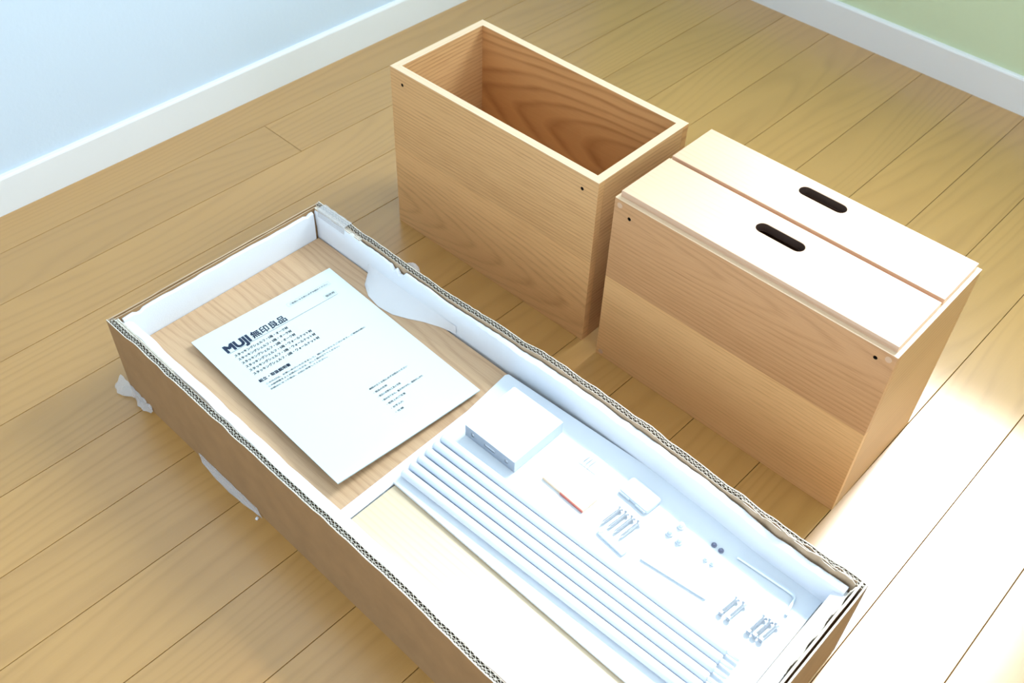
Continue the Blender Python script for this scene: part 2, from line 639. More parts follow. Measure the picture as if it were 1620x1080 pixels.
def box_panels(root, S, Lg, H, t, mats, holes, hole_r=0.0025, rim=True):
    """local: x = 0..S (short), y = 0..-Lg (long), z up; front panel is the x=0 face."""
    # front panel with two real screw holes; grain along y
    out = [(0, 0), (Lg, 0), (Lg, H), (0, H)]
    bm = plate_bm(out, [circle(h[0], h[1], hole_r, 14) for h in holes], 0, t, 0.0004)
    # plate x -> -y, plate y -> z, plate z -> x
    rot_bm(bm, Matrix(((0, 0, 1, 0), (-1, 0, 0, 0), (0, 1, 0, 0), (0, 0, 0, 1))))
    b = MB()
    b.add_bm(bm, grain=1)
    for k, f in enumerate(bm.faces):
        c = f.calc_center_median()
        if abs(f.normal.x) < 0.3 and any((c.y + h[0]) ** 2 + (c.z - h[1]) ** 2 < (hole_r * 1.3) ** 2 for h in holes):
            b.mi[k] = 1  # hole walls take the near-black colour in place of shade
    bm.free()
    front = b.build('front_panel', [mats[0], M['screw']], root)
    for h in holes:
        b = MB()
        b.tube([(0.0065, -h[0], h[1]), (t - 0.001, -h[0], h[1])], hole_r * 0.98, 12)
        b.build('screw', M['screw'], root)
    b = MB()
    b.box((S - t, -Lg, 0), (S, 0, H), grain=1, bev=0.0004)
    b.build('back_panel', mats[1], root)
    b = MB()
    b.box((t, -t, 0), (S - t, 0, H), grain=0, off=(0.3, 0.13), bev=0.0003)
    b.build('side_panel', mats[2], root)
    b = MB()
    b.box((t, -Lg, 0), (S - t, -Lg + t, H), grain=0, off=(0.9, 0.4), bev=0.0003)
    b.build('side_panel', mats[3], root)
    b = MB()
    b.box((t, -Lg + t, 0.006), (S - t, -t, 0.012), grain=1, off=(0.2, 0.7))
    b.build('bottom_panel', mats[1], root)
    if rim:   # mitred edge banding on the open rim
        z0, z1 = H, H + 0.0007
        o4 = [(0, 0), (S, 0), (S, -Lg), (0, -Lg)]
        i4 = [(t, -t), (S - t, -t), (S - t, -Lg + t), (t, -Lg + t)]
        for k in range(4):
            a, c = o4[k], o4[(k + 1) % 4]
            d, e = i4[(k + 1) % 4], i4[k]
            g = 0.00015
            bmq = plate_bm([a, c, d, e], [], z0, z1)
            b = MB()
            b.add_bm(bmq, grain=0 if k % 2 == 0 else 1, off=(k * 0.7, k * 0.31))
            bmq.free()
            b.build('edge_band', M['edge'], root)


A = empty('wooden_box', (0.0617, 0.5608, 0), 0.01285)
tag(A, 'open empty oak box standing behind the cardboard carton, no lid', 'box')
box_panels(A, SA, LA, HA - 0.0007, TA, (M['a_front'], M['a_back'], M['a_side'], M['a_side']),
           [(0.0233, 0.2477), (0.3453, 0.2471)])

# ------------------------------------------------------------------ chest lying on its back, drawer fronts up (B)
LB, SB, HB, TB = 0.3694, 0.1901, 0.2663, 0.0095
B = empty('drawer_chest', (0.0629, 0.1624, 0), 0.00846)
tag(B, 'oak chest lying on its back, two drawer fronts with slot handles facing up', 'chest')
box_panels(B, SB, LB, HB - 0.0007, TB, (M['b_front'], M['b_side'], M['b_side'], M['b_side']),
           [(0.0235, 0.2458), (0.3478, 0.2511)])
for pb, pz in ((0.008, 0.258), (0.361, 0.258), (0.008, 0.008)):
    q = MB()
    q.tube([(-0.0003, -pb, pz), (0.002, -pb, pz)], 0.0038, 16)
    q.build('screw_plug', M['plug'], B)
for x0, x1, hx, hy in ((0.0065, 0.0985, 0.0675, 0.1831), (0.1050, 0.1868, 0.1618, 0.1810)):
    y0, y1 = -0.3645, -0.0035
    bm = plate_bm([(x0, y0), (x1, y0), (x1, y1), (x0, y1)], [stadium(hx, -hy, 0.0178, 0.0625)], HB - 0.0035, HB + 0.0080, 0.0006)
    q = MB()
    bm.normal_update()
    q.add_bm(bm, grain=1, off=(0.37 * hx * 10, hx * 3))
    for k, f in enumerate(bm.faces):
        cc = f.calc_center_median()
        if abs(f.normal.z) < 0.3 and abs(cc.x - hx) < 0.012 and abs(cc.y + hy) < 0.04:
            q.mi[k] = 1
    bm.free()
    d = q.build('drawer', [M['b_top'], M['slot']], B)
    q = MB()   # the drawer's box hanging below its front
    zt, zb, w = HB - 0.0036, 0.03, 0.008
    xa, xb = max(x0 + 0.004, TB + 0.001), min(x1 - 0.003, SB - TB - 0.001)
    ya, yb = y0 + 0.008, y1 - 0.008
    q.box((xa, ya, zb), (xa + w, yb, zt), grain=1)
    q.box((xb - w, ya, zb), (xb, yb, zt), grain=1)
    q.box((xa + w, ya, zb), (xb - w, ya + w, zt), grain=0)
    q.box((xa + w, yb - w, zb), (xb - w, yb, zt), grain=0)
    q.box((xa + w, ya + w, zb), (xb - w, yb - w, zb + 0.006), grain=1)
    q.build('drawer_body', M['inner'], d)

# ------------------------------------------------------------------ the cardboard carton (C)
CX, CY, CTH = -0.41925, 0.54002, 0.0069157
CW, CL, CH = 0.3254, 0.8475, 0.1317


def inC(a, b, z=0.0):
    return (CX + a * cos(CTH) + b * sin(CTH), CY + a * sin(CTH) - b * cos(CTH), z)


def Lp(a, b, z):      # carton coordinates (a across, b along towards the viewer) -> local point
    return (a, -b, z)


def bulge_r(b):
    t = b / CL
    return 0.0085 * max(0.0, sin(pi * min(1, max(0, (t - 0.28) / 0.62)))) ** 1.3


def bulge_l(b):
    return -0.004 * max(0.0, sin(pi * min(1, max(0, (b - 0.5) / 0.42))))


rc = random.Random(11)


def smooth_noise(n, amp, step):
    ks = [rc.uniform(-amp, amp) for _ in range(int(n / step) + 3)]

    def fn(i):
        x = i / step
        k = int(x)
        t = x - k
        t = t * t * (3 - 2 * t)
        return ks[k] * (1 - t) + ks[k + 1] * t
    return fn


carton = tag(empty('cardboard_carton', (CX, CY, 0), CTH),
             'long open cardboard carton lined with white foam, holding shelf panels and hardware', 'carton')


def long_wall(side):
    """side -1: left wall (outer face towards -a), +1: right wall.  Double wall board with real flutes on the cut edge."""
    NB = 240
    zn = smooth_noise(NB, 0.0016, 9)
    zn2 = smooth_noise(NB, 0.0006, 2)
    an = smooth_noise(NB, 0.0007, 6)
    out0 = 0.0 if side < 0 else CW
    s = 1 if side < 0 else -1            # inward direction

    def aout(b, z):
        base = (bulge_l(b) if side < 0 else bulge_r(b)) * (0.15 + 0.85 * min(1, z / CH))
        return out0 + base

    bs = [CL * i / NB for i in range(NB + 1)]
    top = [CH - 0.001 + zn(i) + zn2(i) for i in range(NB + 1)]
    # outer liner
    t1, t2, t3 = 0.0013, 0.0037, 0.0076
    w = MB()
    for (d0, d1, mi_in) in ((0.0, t1, 1), (t3 - 0.0005, t3, 0)):
        rows_o, rows_i = [], []
        for i, bb in enumerate(bs):
            dn = an(i) if d0 == 0 else an(i) * 0.4
            zt = top[i] if d0 == 0 else top[i] - 0.0008
            ro, ri = [], []
            for z in (0.0, 0.045, 0.09, 0.115, zt):
                k = dn * (z / CH) ** 2
                ro.append(Lp(aout(bb, z) + s * (d0 + k), bb, z))
                ri.append(Lp(aout(bb, z) + s * (d1 + k), bb, z))
            rows_o.append(ro)
            rows_i.append(ri)
        w.grid(rows_o, 0 if d0 == 0 else 2)
        w.grid(rows_i, 2 if d0 == 0 else 0)
        for a0, b0, a1, b1 in zip(rows_o[:-1], rows_i[:-1], rows_o[1:], rows_i[1:]):
            w.face([a0[-1], b0[-1], b1[-1], a1[-1]], None, 1)
        for k in (0, -1):
            for q in range(4):
                w.face([rows_o[k][q], rows_o[k][q + 1], rows_i[k][q + 1], rows_i[k][q]], None, 1)
    w.build('side_wall', [M['kraft_in' if side > 0 else 'kraft'], M['core'], M['flute_shade']], carton)
    # middle liner + two corrugated mediums near the cut edge
    c = MB()
    dep = 0.022
    rows_a, rows_b = [], []
    for i, bb in enumerate(bs):
        zt = top[i] - 0.0004
        a0 = aout(bb, CH) + s * t2
        rows_a.append([Lp(a0, bb, zt - dep), Lp(a0, bb, zt), Lp(a0 + s * 0.0004, bb, zt), Lp(a0 + s * 0.0004, bb, zt - dep)])
    c.grid(rows_a, mis=[1, 0, 1])
    for (d0, d1, per, ph) in ((t1, t2, 0.0052, 0.3), (t2 + 0.0004, t3 - 0.0005, 0.0066, 0.0)):
        n = int(CL / per) * 8
        rows_f = []
        for k in range(n + 1):
            bb = 0.001 + (CL - 0.002) * k / n
            i = min(NB - 1, int(bb / CL * NB))
            fr = bb / CL * NB - i
            zt = top[i] * (1 - fr) + top[i + 1] * fr - 0.0003 - rc.random() * 0.0003
            mid, amp = (d0 + d1) / 2, (d1 - d0) / 2 - 0.00035
            dd = mid + amp * math.sin(2 * pi * bb / per + ph)
            th = 0.0003
            a0 = aout(bb, CH) + s * dd
            rows_f.append([Lp(a0 - th, bb, zt - dep), Lp(a0 - th, bb, zt), Lp(a0 + th, bb, zt), Lp(a0 + th, bb, zt - dep)])
        c.grid(rows_f, mis=[1, 0, 1])
    tag(c.build('corrugated_edge', [M['core'], M['flute_shade']], carton), 'pale cut edge with open flutes')


long_wall(-1)
long_wall(1)


def end_wall(b0, b1, name='end_wall', z=CH, jag=0.0006, topm='kraft_in'):
    n = 60
    zn = smooth_noise(n, jag, 5)
    w = MB()
    ra, rb = [], []
    for i in range(n + 1):
        a = 0.0005 + (CW - 0.001) * i / n
        zt = z - 0.001 + zn(i)
        ra.append([Lp(a, b0, 0.0), Lp(a, b0, zt)])
        rb.append([Lp(a, b1, 0.0), Lp(a, b1, zt)])
    w.grid(ra, 0)
    w.grid(rb, 0)
    for i in range(n):
        w.face([ra[i][1], ra[i + 1][1], rb[i + 1][1], rb[i][1]], None, 1)
    for i in (0, n):
        w.face([ra[i][0], ra[i][1], rb[i][1], rb[i][0]], None, 1)
    return w.build(name, [M['kraft'], M[topm]], carton)


end_wall(0.0003, 0.0022)
end_wall(0.0034, 0.0048, z=CH - 0.0015)
end_wall(CL - 0.0022, CL - 0.0003, jag=0.002, topm='core')
end_wall(CL - 0.0075, CL - 0.0050, z=CH - 0.0005, jag=0.003, topm='core')
b = MB()
b.box((0.008, -CL + 0.008, 0.001), (CW - 0.008, -0.008, 0.006))
b.build('base_board', M['kraft_in'], carton)


def strip(name, pts, th, mat, s=1, z0=0.03, parent=None, jag=0.0):
    """upright board strip following (a, b, ztop) points, thickness th inwards."""
    w = MB()
    ra, rb = [], []
    for a, bb, zt in pts:
        zt += rc.uniform(-jag, jag)
        ra.append([Lp(a, bb, z0), Lp(a, bb, zt)])
        rb.append([Lp(a + s * th, bb, z0), Lp(a + s * th, bb, zt)])
    w.grid(ra, 0)
    w.grid(rb, 0)
    for i in range(len(pts) - 1):
        w.face([ra[i][1], ra[i + 1][1], rb[i + 1][1], rb[i][1]], None, 1)
    for i in (0, len(pts) - 1):
        w.face([ra[i][0], ra[i][1], rb[i][1], rb[i][0]], None, 1)
    return w.build(name, mat, parent or carton)


def lin(a0, b0, z0, a1, b1, z1, n=14):
    return [(a0 + (a1 - a0) * i / n, b0 + (b1 - b0) * i / n, z0 + (z1 - z0) * i / n) for i in range(n + 1)]


# corner flaps standing inside the walls
for a, s in ((CW - 0.0080, -1), (CW - 0.0105, -1)):
    strip('inner_flap', lin(a, 0.0055, CH - 0.002, a + 0.0005, 0.098, CH - 0.004), 0.0021, [M['kraft_in'], M['core']], s)
for a in (0.0078, 0.0102):
    strip('inner_flap', lin(a, 0.0055, CH - 0.003, a - 0.0004, 0.128 if a < 0.009 else 0.122, CH - 0.005), 0.0019, [M['kraft_in'], M['core']], 1)
# torn paper layers at the near right corner
for k, (a, d) in enumerate(((CW - 0.0068, 0.0008), (CW - 0.0080, 0.0008), (CW - 0.0045, 0.0008))):
    pts = []
    for i in range(31):
        bb = 0.70 + 0.138 * i / 30
        pts.append((a + bulge_r(bb) + 0.0011 * math.sin(i * 0.9 + k * 2), bb, CH + 0.0012 + 0.0012 * math.sin(i * 0.7 + k) - 0.001 * k))
    strip('torn_layer', pts, d, [M['kraft_in'], M['core']], -1, z0=0.08, jag=0.0014)
pts = [(0.19 + 0.128 * i / 30, CL - 0.0085 - 0.001 * math.sin(i * 0.8), CH - 0.001 + 0.001 * math.sin(i)) for i in range(31)]
w = MB()
ra = [[Lp(p[0], p[1], 0.07), Lp(p[0], p[1], p[2] + rc.uniform(-0.003, 0.002))] for p in pts]
rb = [[(q[0], q[1] + 0.0009, q[2]) for q in r] for r in ra]
w.grid(ra)
w.grid(rb)
for i in range(30):
    w.face([ra[i][1], ra[i + 1][1], rb[i + 1][1], rb[i][1]])
w.build('torn_layer', M['core'], carton)


# tape: over the back right top edge, curls, crumpled tails on the floor
def curve_sheet(name, rows, th=0.0003, mat='tape'):
    w = MB()
    w.sheet(rows, th)
    return w.build(name, M[mat], carton, smooth=True)


rows = []
for i in range(13):
    bb = 0.014 + 0.056 * i / 12
    wv = 0.0005 * math.sin(i * 1.7)
    rows.append([Lp(CW + 0.0009, bb, CH - 0.03), Lp(CW + 0.0010, bb, CH - 0.002), Lp(CW - 0.0005, bb, CH + 0.0022 + wv),
                 Lp(CW - 0.0045, bb, CH + 0.0018 - wv), Lp(CW - 0.0085, bb, CH + 0.0024 + wv), Lp(CW - 0.0135, bb, CH + 0.0012), Lp(CW - 0.0150, bb, CH - 0.010)])
tag(curve_sheet('tape_strip', rows), 'clear tape wrapped over the back right corner edge')
rows = []
for i in range(11):
    bb = 0.160 + 0.032 * i / 10
    r = 0.0075 * math.sin(pi * (0.12 + 0.8 * i / 10))
    rows.append([Lp(CW + 0.0010 + r * 1.3 * (1 - cos(pi * k / 6)) * 0.9, bb + 0.003 * k / 6, 0.108 + r * 2.0 * sin(pi * k / 6)) for k in range(7)])
curve_sheet('tape_curl', rows)
rows = []
for i in range(15):
    t = i / 14
    bb = 0.15 + 0.118 * t
    wd = 0.0052 * math.sin(pi * min(1, 0.12 + 0.88 * t)) + 0.0015
    rows.append([Lp(-0.0004 - wd * k / 4, bb + 0.010 * k / 4, 0.0075 * (1 - k / 4) ** 2 + 0.0012 + 0.0009 * math.sin(i * 1.9 + k)) for k in range(5)])
curve_sheet('tape_tail', rows)
rows = []
for i in range(13):
    t = i / 12
    bb = -0.020 + 0.072 * t
    wd = 0.0125 * (0.35 + abs(math.sin(t * 5.2 + 0.6))) * (1 - 0.6 * t)
    rows.append([Lp(-0.0004 - wd * k / 5 + 0.001 * math.sin(3 * i + k), bb, 0.016 * (1 - k / 5) * (1 - 0.6 * t) + 0.0015 + 0.0030 * abs(math.sin(i * 1.3 + k * 1.1))) for k in range(6)])
curve_sheet('tape_tail', rows)

# ------------------------------------------------------------------ foam liner
foam = tag(empty('foam_liner', (CX, CY, 0), CTH), 'white foam sheet lining the inside of the carton, edges torn', 'packing foam')


def foam_wall(name, prof_fn, bs, mat='foam'):
    w = MB()
    rows = [[Lp(*p) for p in prof_fn(i, bb)] for i, bb in enumerate(bs)]
    w.grid(rows, close=True)
    w.face(rows[0])
    w.face(list(reversed(rows[-1])))
    return w.build(name, M[mat], foam, smooth=True)


NF = 150
rf = random.Random(5)
jag = [0.0]
for i in range(NF + 1):
    jag.append(max(-0.0025, min(0.002, jag[-1] * 0.8 + rf.uniform(-0.0009, 0.0009))))
notch = {int(NF * 0.165 / 0.83): -0.006, int(NF * 0.172 / 0.83): -0.0075, int(NF * 0.178 / 0.83): -0.007, int(NF * 0.078 / 0.83): 0.003}


def prof_right(i, b):
    q = bulge_r(b)
    zt = 0.1272 + jag[i] + notch.get(i, 0) - 0.0012 * math.sin(pi * b / CL) - 0.0025 * min(1, max(0, (b - 0.68) / 0.05))
    a1 = 0.3158 + q - (0.0020 * min(1, max(0, (b - 0.68) / 0.05)))     # outer
    th = 0.0045 + (0.0035 if b > 0.3 else 0.0) * min(1, max(0, (b - 0.3) / 0.1))
    foot = 0.0
    return [(a1, b, 0.05), (a1, b, zt - 0.001), (a1 - 0.0012, b, zt), (a1 - th * 0.6, b, zt - 0.0004), (a1 - th, b, zt - 0.003),
            (a1 - th * 0.9, b, 0.105), (a1 - th * 0.75, b, 0.095), (a1 - th * 0.8 - foot, b, 0.084), (a1 - th * 0.8, b, 0.05)]


foam_wall('right_side', prof_right, [0.006 + 0.828 * i / NF for i in range(NF + 1)])
jl = smooth_noise(NF, 0.0012, 4)


def prof_left(i, b):
    a0 = 0.0135 - 0.0045 * min(1, b / 0.3) + bulge_l(b) + jl(i) * 0.5
    w2 = 0.0135 + 0.0035 * min(1, b / 0.5)
    zt = 0.122 + jl(i)
    return [(a0, b, 0.05), (a0, b, zt - 0.002), (a0 + 0.0015, b, zt), (a0 + w2 * 0.6, b, zt - 0.001), (a0 + w2, b, zt - 0.006),
            (a0 + w2 + 0.003, b, zt - 0.014), (a0 + w2 + 0.006, b, 0.095), (a0 + w2 + 0.008, b, 0.083), (a0 + w2 + 0.008, b, 0.05)]


foam_wall('left_side', prof_left, [0.0065 + 0.828 * i / NF for i in range(NF + 1)])
w = MB()
rows = []
jb = smooth_noise(60, 0.0010, 3)
for i in range(61):
    a = 0.016 + 0.291 * i / 60
    zt = 0.126 + jb(i) + (-0.003 if i in (4, 5) else 0) + (-0.0025 if i == 58 else 0)
    rows.append([Lp(a, 0.0052, 0.05), Lp(a, 0.0052, zt), Lp(a, 0.0075, zt + 0.0004), Lp(a, 0.0100, zt - 0.001), Lp(a, 0.0098, 0.105), Lp(a, 0.0090, 0.082), Lp(a, 0.0090, 0.05)])
w.grid(rows, close=True)
w.face(rows[0])
w.face(rows[-1])
w.build('back_side', M['foam'], foam, smooth=True)
w = MB()
rows = []
for i in range(61):
    a = 0.020 + 0.292 * i / 60
    zt = 0.119 + jb(60 - i) * 1.5
    rows.append([Lp(a, CL - 0.0095, 0.05), Lp(a, CL - 0.0095, zt), Lp(a, CL - 0.013, zt + 0.001), Lp(a, CL - 0.024, zt - 0.004), Lp(a, CL - 0.026, 0.10), Lp(a, CL - 0.026, 0.05)])
w.grid(rows, close=True)
w.face(rows[0])
w.face(rows[-1])
w.build('front_side', M['foam'], foam, smooth=True)
# white strip between the two panels
w = MB()
rows = []
for i in range(31):
    a = 0.030 + 0.278 * i / 30
    bc = 0.3900 - 0.003 * i / 30
    rows.append([Lp(a, bc - 0.0080, 0.0815), Lp(a, bc - 0.0070, 0.0832), Lp(a, bc, 0.0838), Lp(a, bc + 0.0070, 0.0834), Lp(a, bc + 0.0078, 0.0815)])
w.grid(rows)
w.grid([[(p[0], p[1], 0.078) for p in (r[0], r[-1])] for r in rows])
w.build('dividing_strip', M['foam'], foam, smooth=True)
# thin sheet folded over the panel beside the booklet
w = MB()
low = [(0.3126, 0.112), (0.292, 0.128), (0.281, 0.148), (0.277, 0.172), (0.280, 0.196), (0.289, 0.216), (0.299, 0.234), (0.3075, 0.255), (0.3115, 0.270), (0.3126, 0.280)]
rows = []
for (a, bb) in low:
    hi_a, hi_b = 0.3126, 0.112 + (bb - 0.112) * 1.0
    r = []
    for k in range(7):
        t = k / 6
        aa = a + (hi_a - a) * t
        z = 0.0820 + 0.0145 * t * t + 0.0028 * sin(pi * t) * (0.5 + 0.5 * math.sin(bb * 60))
        r.append(Lp(aa, bb + (hi_b - bb) * t, z))
    rows.append(r)
w.sheet(rows, 0.0004)
tag(w.build('loose_flap', M['sheer'], foam, smooth=True), 'thin see-through flap of foam lying on the panel')

# ------------------------------------------------------------------ the panels in the carton
p1 = MB()
p1.box((0.0, -0.374, -0.018), (0.281, 0.0, 0.0), grain=1, bev=0.0008)
o = p1.build('shelf_panel', M['panel1'])
o.location = inC(0.0295, 0.0095, 0.0812)
o.rotation_euler = (0, 0, CTH)
tag(o, 'oak shelf panel under the white instruction booklet in the carton', 'panel')
p2 = MB()
p2.box((0.0, -0.422, -0.018), (0.274, 0.0, 0.0), grain=1, bev=0.0008, off=(0.3, 0.02))
o = p2.build('shelf_panel', M['panel2'])
o.location = inC(0.034, 0.3985, 0.0812)
o.rotation_euler = (0, 0, CTH)
tag(o, 'pale striped wooden panel under the white hardware card', 'panel')
sup = MB()   # what carries the two panels: the foam bed on the carton floor
sup.box((0.03, -0.82, 0.0062), (0.308, -0.012, 0.0631), bev=0.001)
sup.build('bottom_pad', M['foam'], foam)

# ------------------------------------------------------------------ instruction booklet
BT = math.atan2(0.0097, 0.2112)
book = tag(empty('instruction_booklet', inC(0.0667, 0.0639, 0.0816), CTH - BT),
           'white stapled instruction booklet with black title lying on the oak panel', 'booklet')
BWD, BHT = 0.2110, 0.2985


def book_z(s, t):
    """height of the cover over the panel: left edge and lower left corner curl up"""
    u, v = s / BWD, t / BHT
    return 0.0045 + 0.0065 * (1 - u) ** 2 * (0.35 + 0.65 * v) + 0.0040 * v * v * (1 - 0.4 * u) + 0.001 * (1 - v) * (1 - u)


def page_block(name, inset, dz, th, mat):
    w = MB()
    n = 24
    rows = []
    for i in range(n + 1):
        s = inset + (BWD - 2 * inset) * i / n
        rows.append([(s, -(inset + (BHT - 2 * inset) * k / n), book_z(s, BHT * k / n) + dz) for k in range(n + 1)])
    w.sheet(rows, th)
    return w.build(name, mat, book, smooth=False)


page_block('cover', 0.0, 0.0, 0.00025, M['paper'])
page_block('pages', 0.0008, -0.0004, 0.0011, M['paper'])
page_block('back_cover', 0.0004, -0.0018, 0.00025, M['paper'])


def text_verts(s, size, offset=0.0, space=1.0, sx=1.0):
    cu = bpy.data.curves.new('t', 'FONT')
    cu.body = s
    cu.size = size
    cu.offset = offset
    cu.space_character = space
    cu.resolution_u = 3
    ob = bpy.data.objects.new('t', cu)
    COL.objects.link(ob)
    dg = bpy.context.evaluated_depsgraph_get()
    me = bpy.data.meshes.new_from_object(ob.evaluated_get(dg))
    vs = [(v.co.x * sx, v.co.y) for v in me.vertices]
    fs = [tuple(p.vertices) for p in me.polygons]
    bpy.data.objects.remove(ob)
    bpy.data.curves.remove(cu)
    bpy.data.meshes.remove(me)
    return vs, fs


def print_text(name, items, mat, parent, zfn):
    """items: (text, s, t_baseline, width or None, size, offset): printed flat on the sheet"""
    V, F = [], []
    for txt, s, t, width, size, offs in items:
        vs, fs = text_verts(txt, size)
        if not vs:
            continue
        x0 = min(v[0] for v in vs)
        x1 = max(v[0] for v in vs)
        k = (width / (x1 - x0)) if width else 1.0
        # heavier strokes: the same glyphs stamped a hair apart
        for dx, dy in (((0, 0),) if not offs else ((-offs, -offs), (offs, -offs), (-offs, offs), (offs, offs))):
            i = len(V)
            for x, y in vs:
                ss = s + (x - x0) * k + dx
                tt = t - y + dy
                V.append((ss, -tt, zfn(ss, tt) + 0.00022))
            F += [tuple(q + i for q in f) for f in fs]
    me = bpy.data.meshes.new(name)
    me.from_pydata(V, [], F)
    me.materials.append(mat)
    o = bpy.data.objects.new(name, me)
    COL.objects.link(o)
    o.parent = parent
    return o


def print_bars(name, bars, mat, parent, zfn):
    w = MB()
    for s0, t0, s1, t1 in bars:
        n = max(1, int(abs(s1 - s0) / 0.006))
        up, dn = [], []
        for i in range(n + 1):
            s = s0 + (s1 - s0) * i / n
            up.append((s, -t0, zfn(s, t0) + 0.00022))
            dn.append((s, -t1, zfn(s, t1) + 0.00022))
        w.grid([up, dn])
    return w.build(name, mat, parent)


print_text('title_text', [('MUJI', 0.0236, 0.0462, 0.0335, 0.0185, 0.0009)], M['ink'], book, book_z)
print_text('title_text', [('無印良品', 0.0615, 0.0448, 0.0500, 0.0135, 0.0003)], M['ink'], book, book_z)
print_bars('title_rule', [(0.0236, 0.0480, 0.1885, 0.0485)], M['ink_mid'], book, book_z)
lines = []
for i, (n_, kind, wd) in enumerate((('5', 'オーク材', 0.0775), ('3', 'オーク材', 0.0775), ('2', 'オーク材', 0.0775),
                                    ('5', 'ウォールナット材', 0.0965), ('3', 'ウォールナット材', 0.0965), ('2', 'ウォールナット材', 0.0965))):
    lines.append(('スタッキングシェルフ・%s段・%s' % (n_, kind), 0.0262, 0.0580 + 0.0081 * i, wd, 0.0050, 0.00014))
print_text('product_lines', lines, M['ink_mid'], book, book_z)
print_text('heading_text', [('組立・取扱説明書', 0.0245, 0.1135, 0.0440, 0.0058, 0.00018)], M['ink'], book, book_z)
para = ['このたびは、お買いあげいただきまして、誠にありがとうございます。ご使用の前に',
        'この説明書をよくお読みいただき、正しく組み立ててください。',
        'お読みになった後は、大切に保管してください。']
print_text('small_print', [(q, 0.0285 - 0.0005 * i, 0.1215 + 0.0053 * i, (0.148, 0.104, 0.082)[i], 0.0030, 0.00008) for i, q in enumerate(para)],
           M['ink_pale'], book, book_z)
print_text('contents_list', [(q, 0.1140, 0.2100 + 0.0082 * i, wd, 0.0033, 0.00008) for i, (q, wd) in enumerate((
    ('■組み立てる前に必ずお読みください', 0.058), ('・部品の名称', 0.020), ('・組立に必要な工具と注意', 0.034), ('・組み立てかた、据え付けかた、追加のしかた', 0.062),
    ('・使用上のご注意', 0.028), ('・お手入れ', 0.018), ('・仕様', 0.012)))], M['ink_pale'], book, book_z)
print_text('keep_note', [('ご使用になる前に必ずお読みください', 0.1300, 0.0250, 0.060, 0.0034, 0.00006), ('保存用', 0.1735, 0.0440, 0.0135, 0.0042, 0.00008)],
           M['ink_pale'], book, book_z)
q0 = 0.00018
print_bars('note_frame', [(0.1265, 0.0202, 0.1925, 0.0202 + q0), (0.1265, 0.0268, 0.1925, 0.0268 + q0), (0.1265, 0.0202, 0.1265 + q0, 0.0268), (0.1925, 0.0202, 0.1925 + q0, 0.0268),
                          (0.1715, 0.0392, 0.1888, 0.0392 + q0), (0.1715, 0.0456, 0.1888, 0.0456 + q0), (0.1715, 0.0392, 0.1715 + q0, 0.0456), (0.1888, 0.0392, 0.1888 + q0, 0.0456)],
           M['ink_pale'], book, book_z)

# ------------------------------------------------------------------ hardware card and what lies on it
ZK = 0.0862
card = MB()
outline = [(0.1016, -0.3969), (0.1000, -0.8150), (0.104, -0.8190), (0.318, -0.8185), (0.3240, -0.8160), (0.3265, -0.8100), (0.3080, -0.3770), (0.3040, -0.3745)]
bm = plate_bm(outline, [], ZK - 0.0035, ZK, 0.0003)
card.add_bm(bm, 1)
bm.free()
o = card.build('hardware_card', M['card'])
o.location = (CX, CY, 0)
o.rotation_euler = (0, 0, CTH)
tag(o, 'white card with rounded corner carrying rods and screws in the carton', 'card')

# what lies beside the card keeps it off the panel: two foam pads under it
pad = MB()
for (a0, a1, b0, b1) in ((0.112, 0.150, 0.43, 0.80), (0.24, 0.29, 0.43, 0.80)):
    pad.box((a0, -b1, 0.0813), (a1, -b0, ZK - 0.0036))
pad.build('pad', M['foam'], foam)


def local_thing(name, a, b, z, label, cat, group=None, rz=0.0):
    o = empty(name, inC(a, b, z), CTH + rz)
    return tag(o, label, cat, group)


RODS = ['first', 'second', 'third', 'fourth', 'fifth', 'sixth']
rod_len, RR = 0.388, 0.0053
proto = None
for i in range(6):
    a0, b0 = 0.1160 + 0.0128 * i, 0.3975 - 0.0008 * i
    a1 = 0.1915 - 0.0119 * (5 - i)
    ang = -math.atan2(a1 - a0, -0.40) - pi
    rz = math.atan2(a1 - a0, 0.40)
    lab = ('white round rod nearest the pale panel, outermost of six on the card' if i == 0 else
           'white round rod nearest the small white box, innermost of six on the card' if i == 5 else
           '%s white round rod on the card counting from the pale panel edge' % RODS[i])
    r = local_thing('rod', a0, b0, ZK + RR + 0.0001, lab, 'rod', 'six white rods side by side on the card', rz)
    if proto is None:
        q = MB()
        q.tube([(0, 0, 0), (0, -0.0006, 0), (0, -0.0016, 0), (0, -rod_len + 0.0016, 0), (0, -rod_len + 0.0004, 0), (0, -rod_len, 0)],
               [RR * 0.55, RR * 0.8, RR, RR, RR * 0.85, RR * 0.6], 20)
        body = q.build('rod_body', M['rod'], r, smooth=True)
        q = MB()
        q.tube([(0, -rod_len, 0), (0, -rod_len - 0.013, 0), (0, -rod_len - 0.014, 0)], [0.0024, 0.0024, 0.0017], 12)
        pin = q.build('end_pin', M['steel_pale'], r, smooth=True)
        proto = (body, pin)
    else:
        for ch in proto:
            c = ch.copy()
            COL.objects.link(c)
            c.parent = r

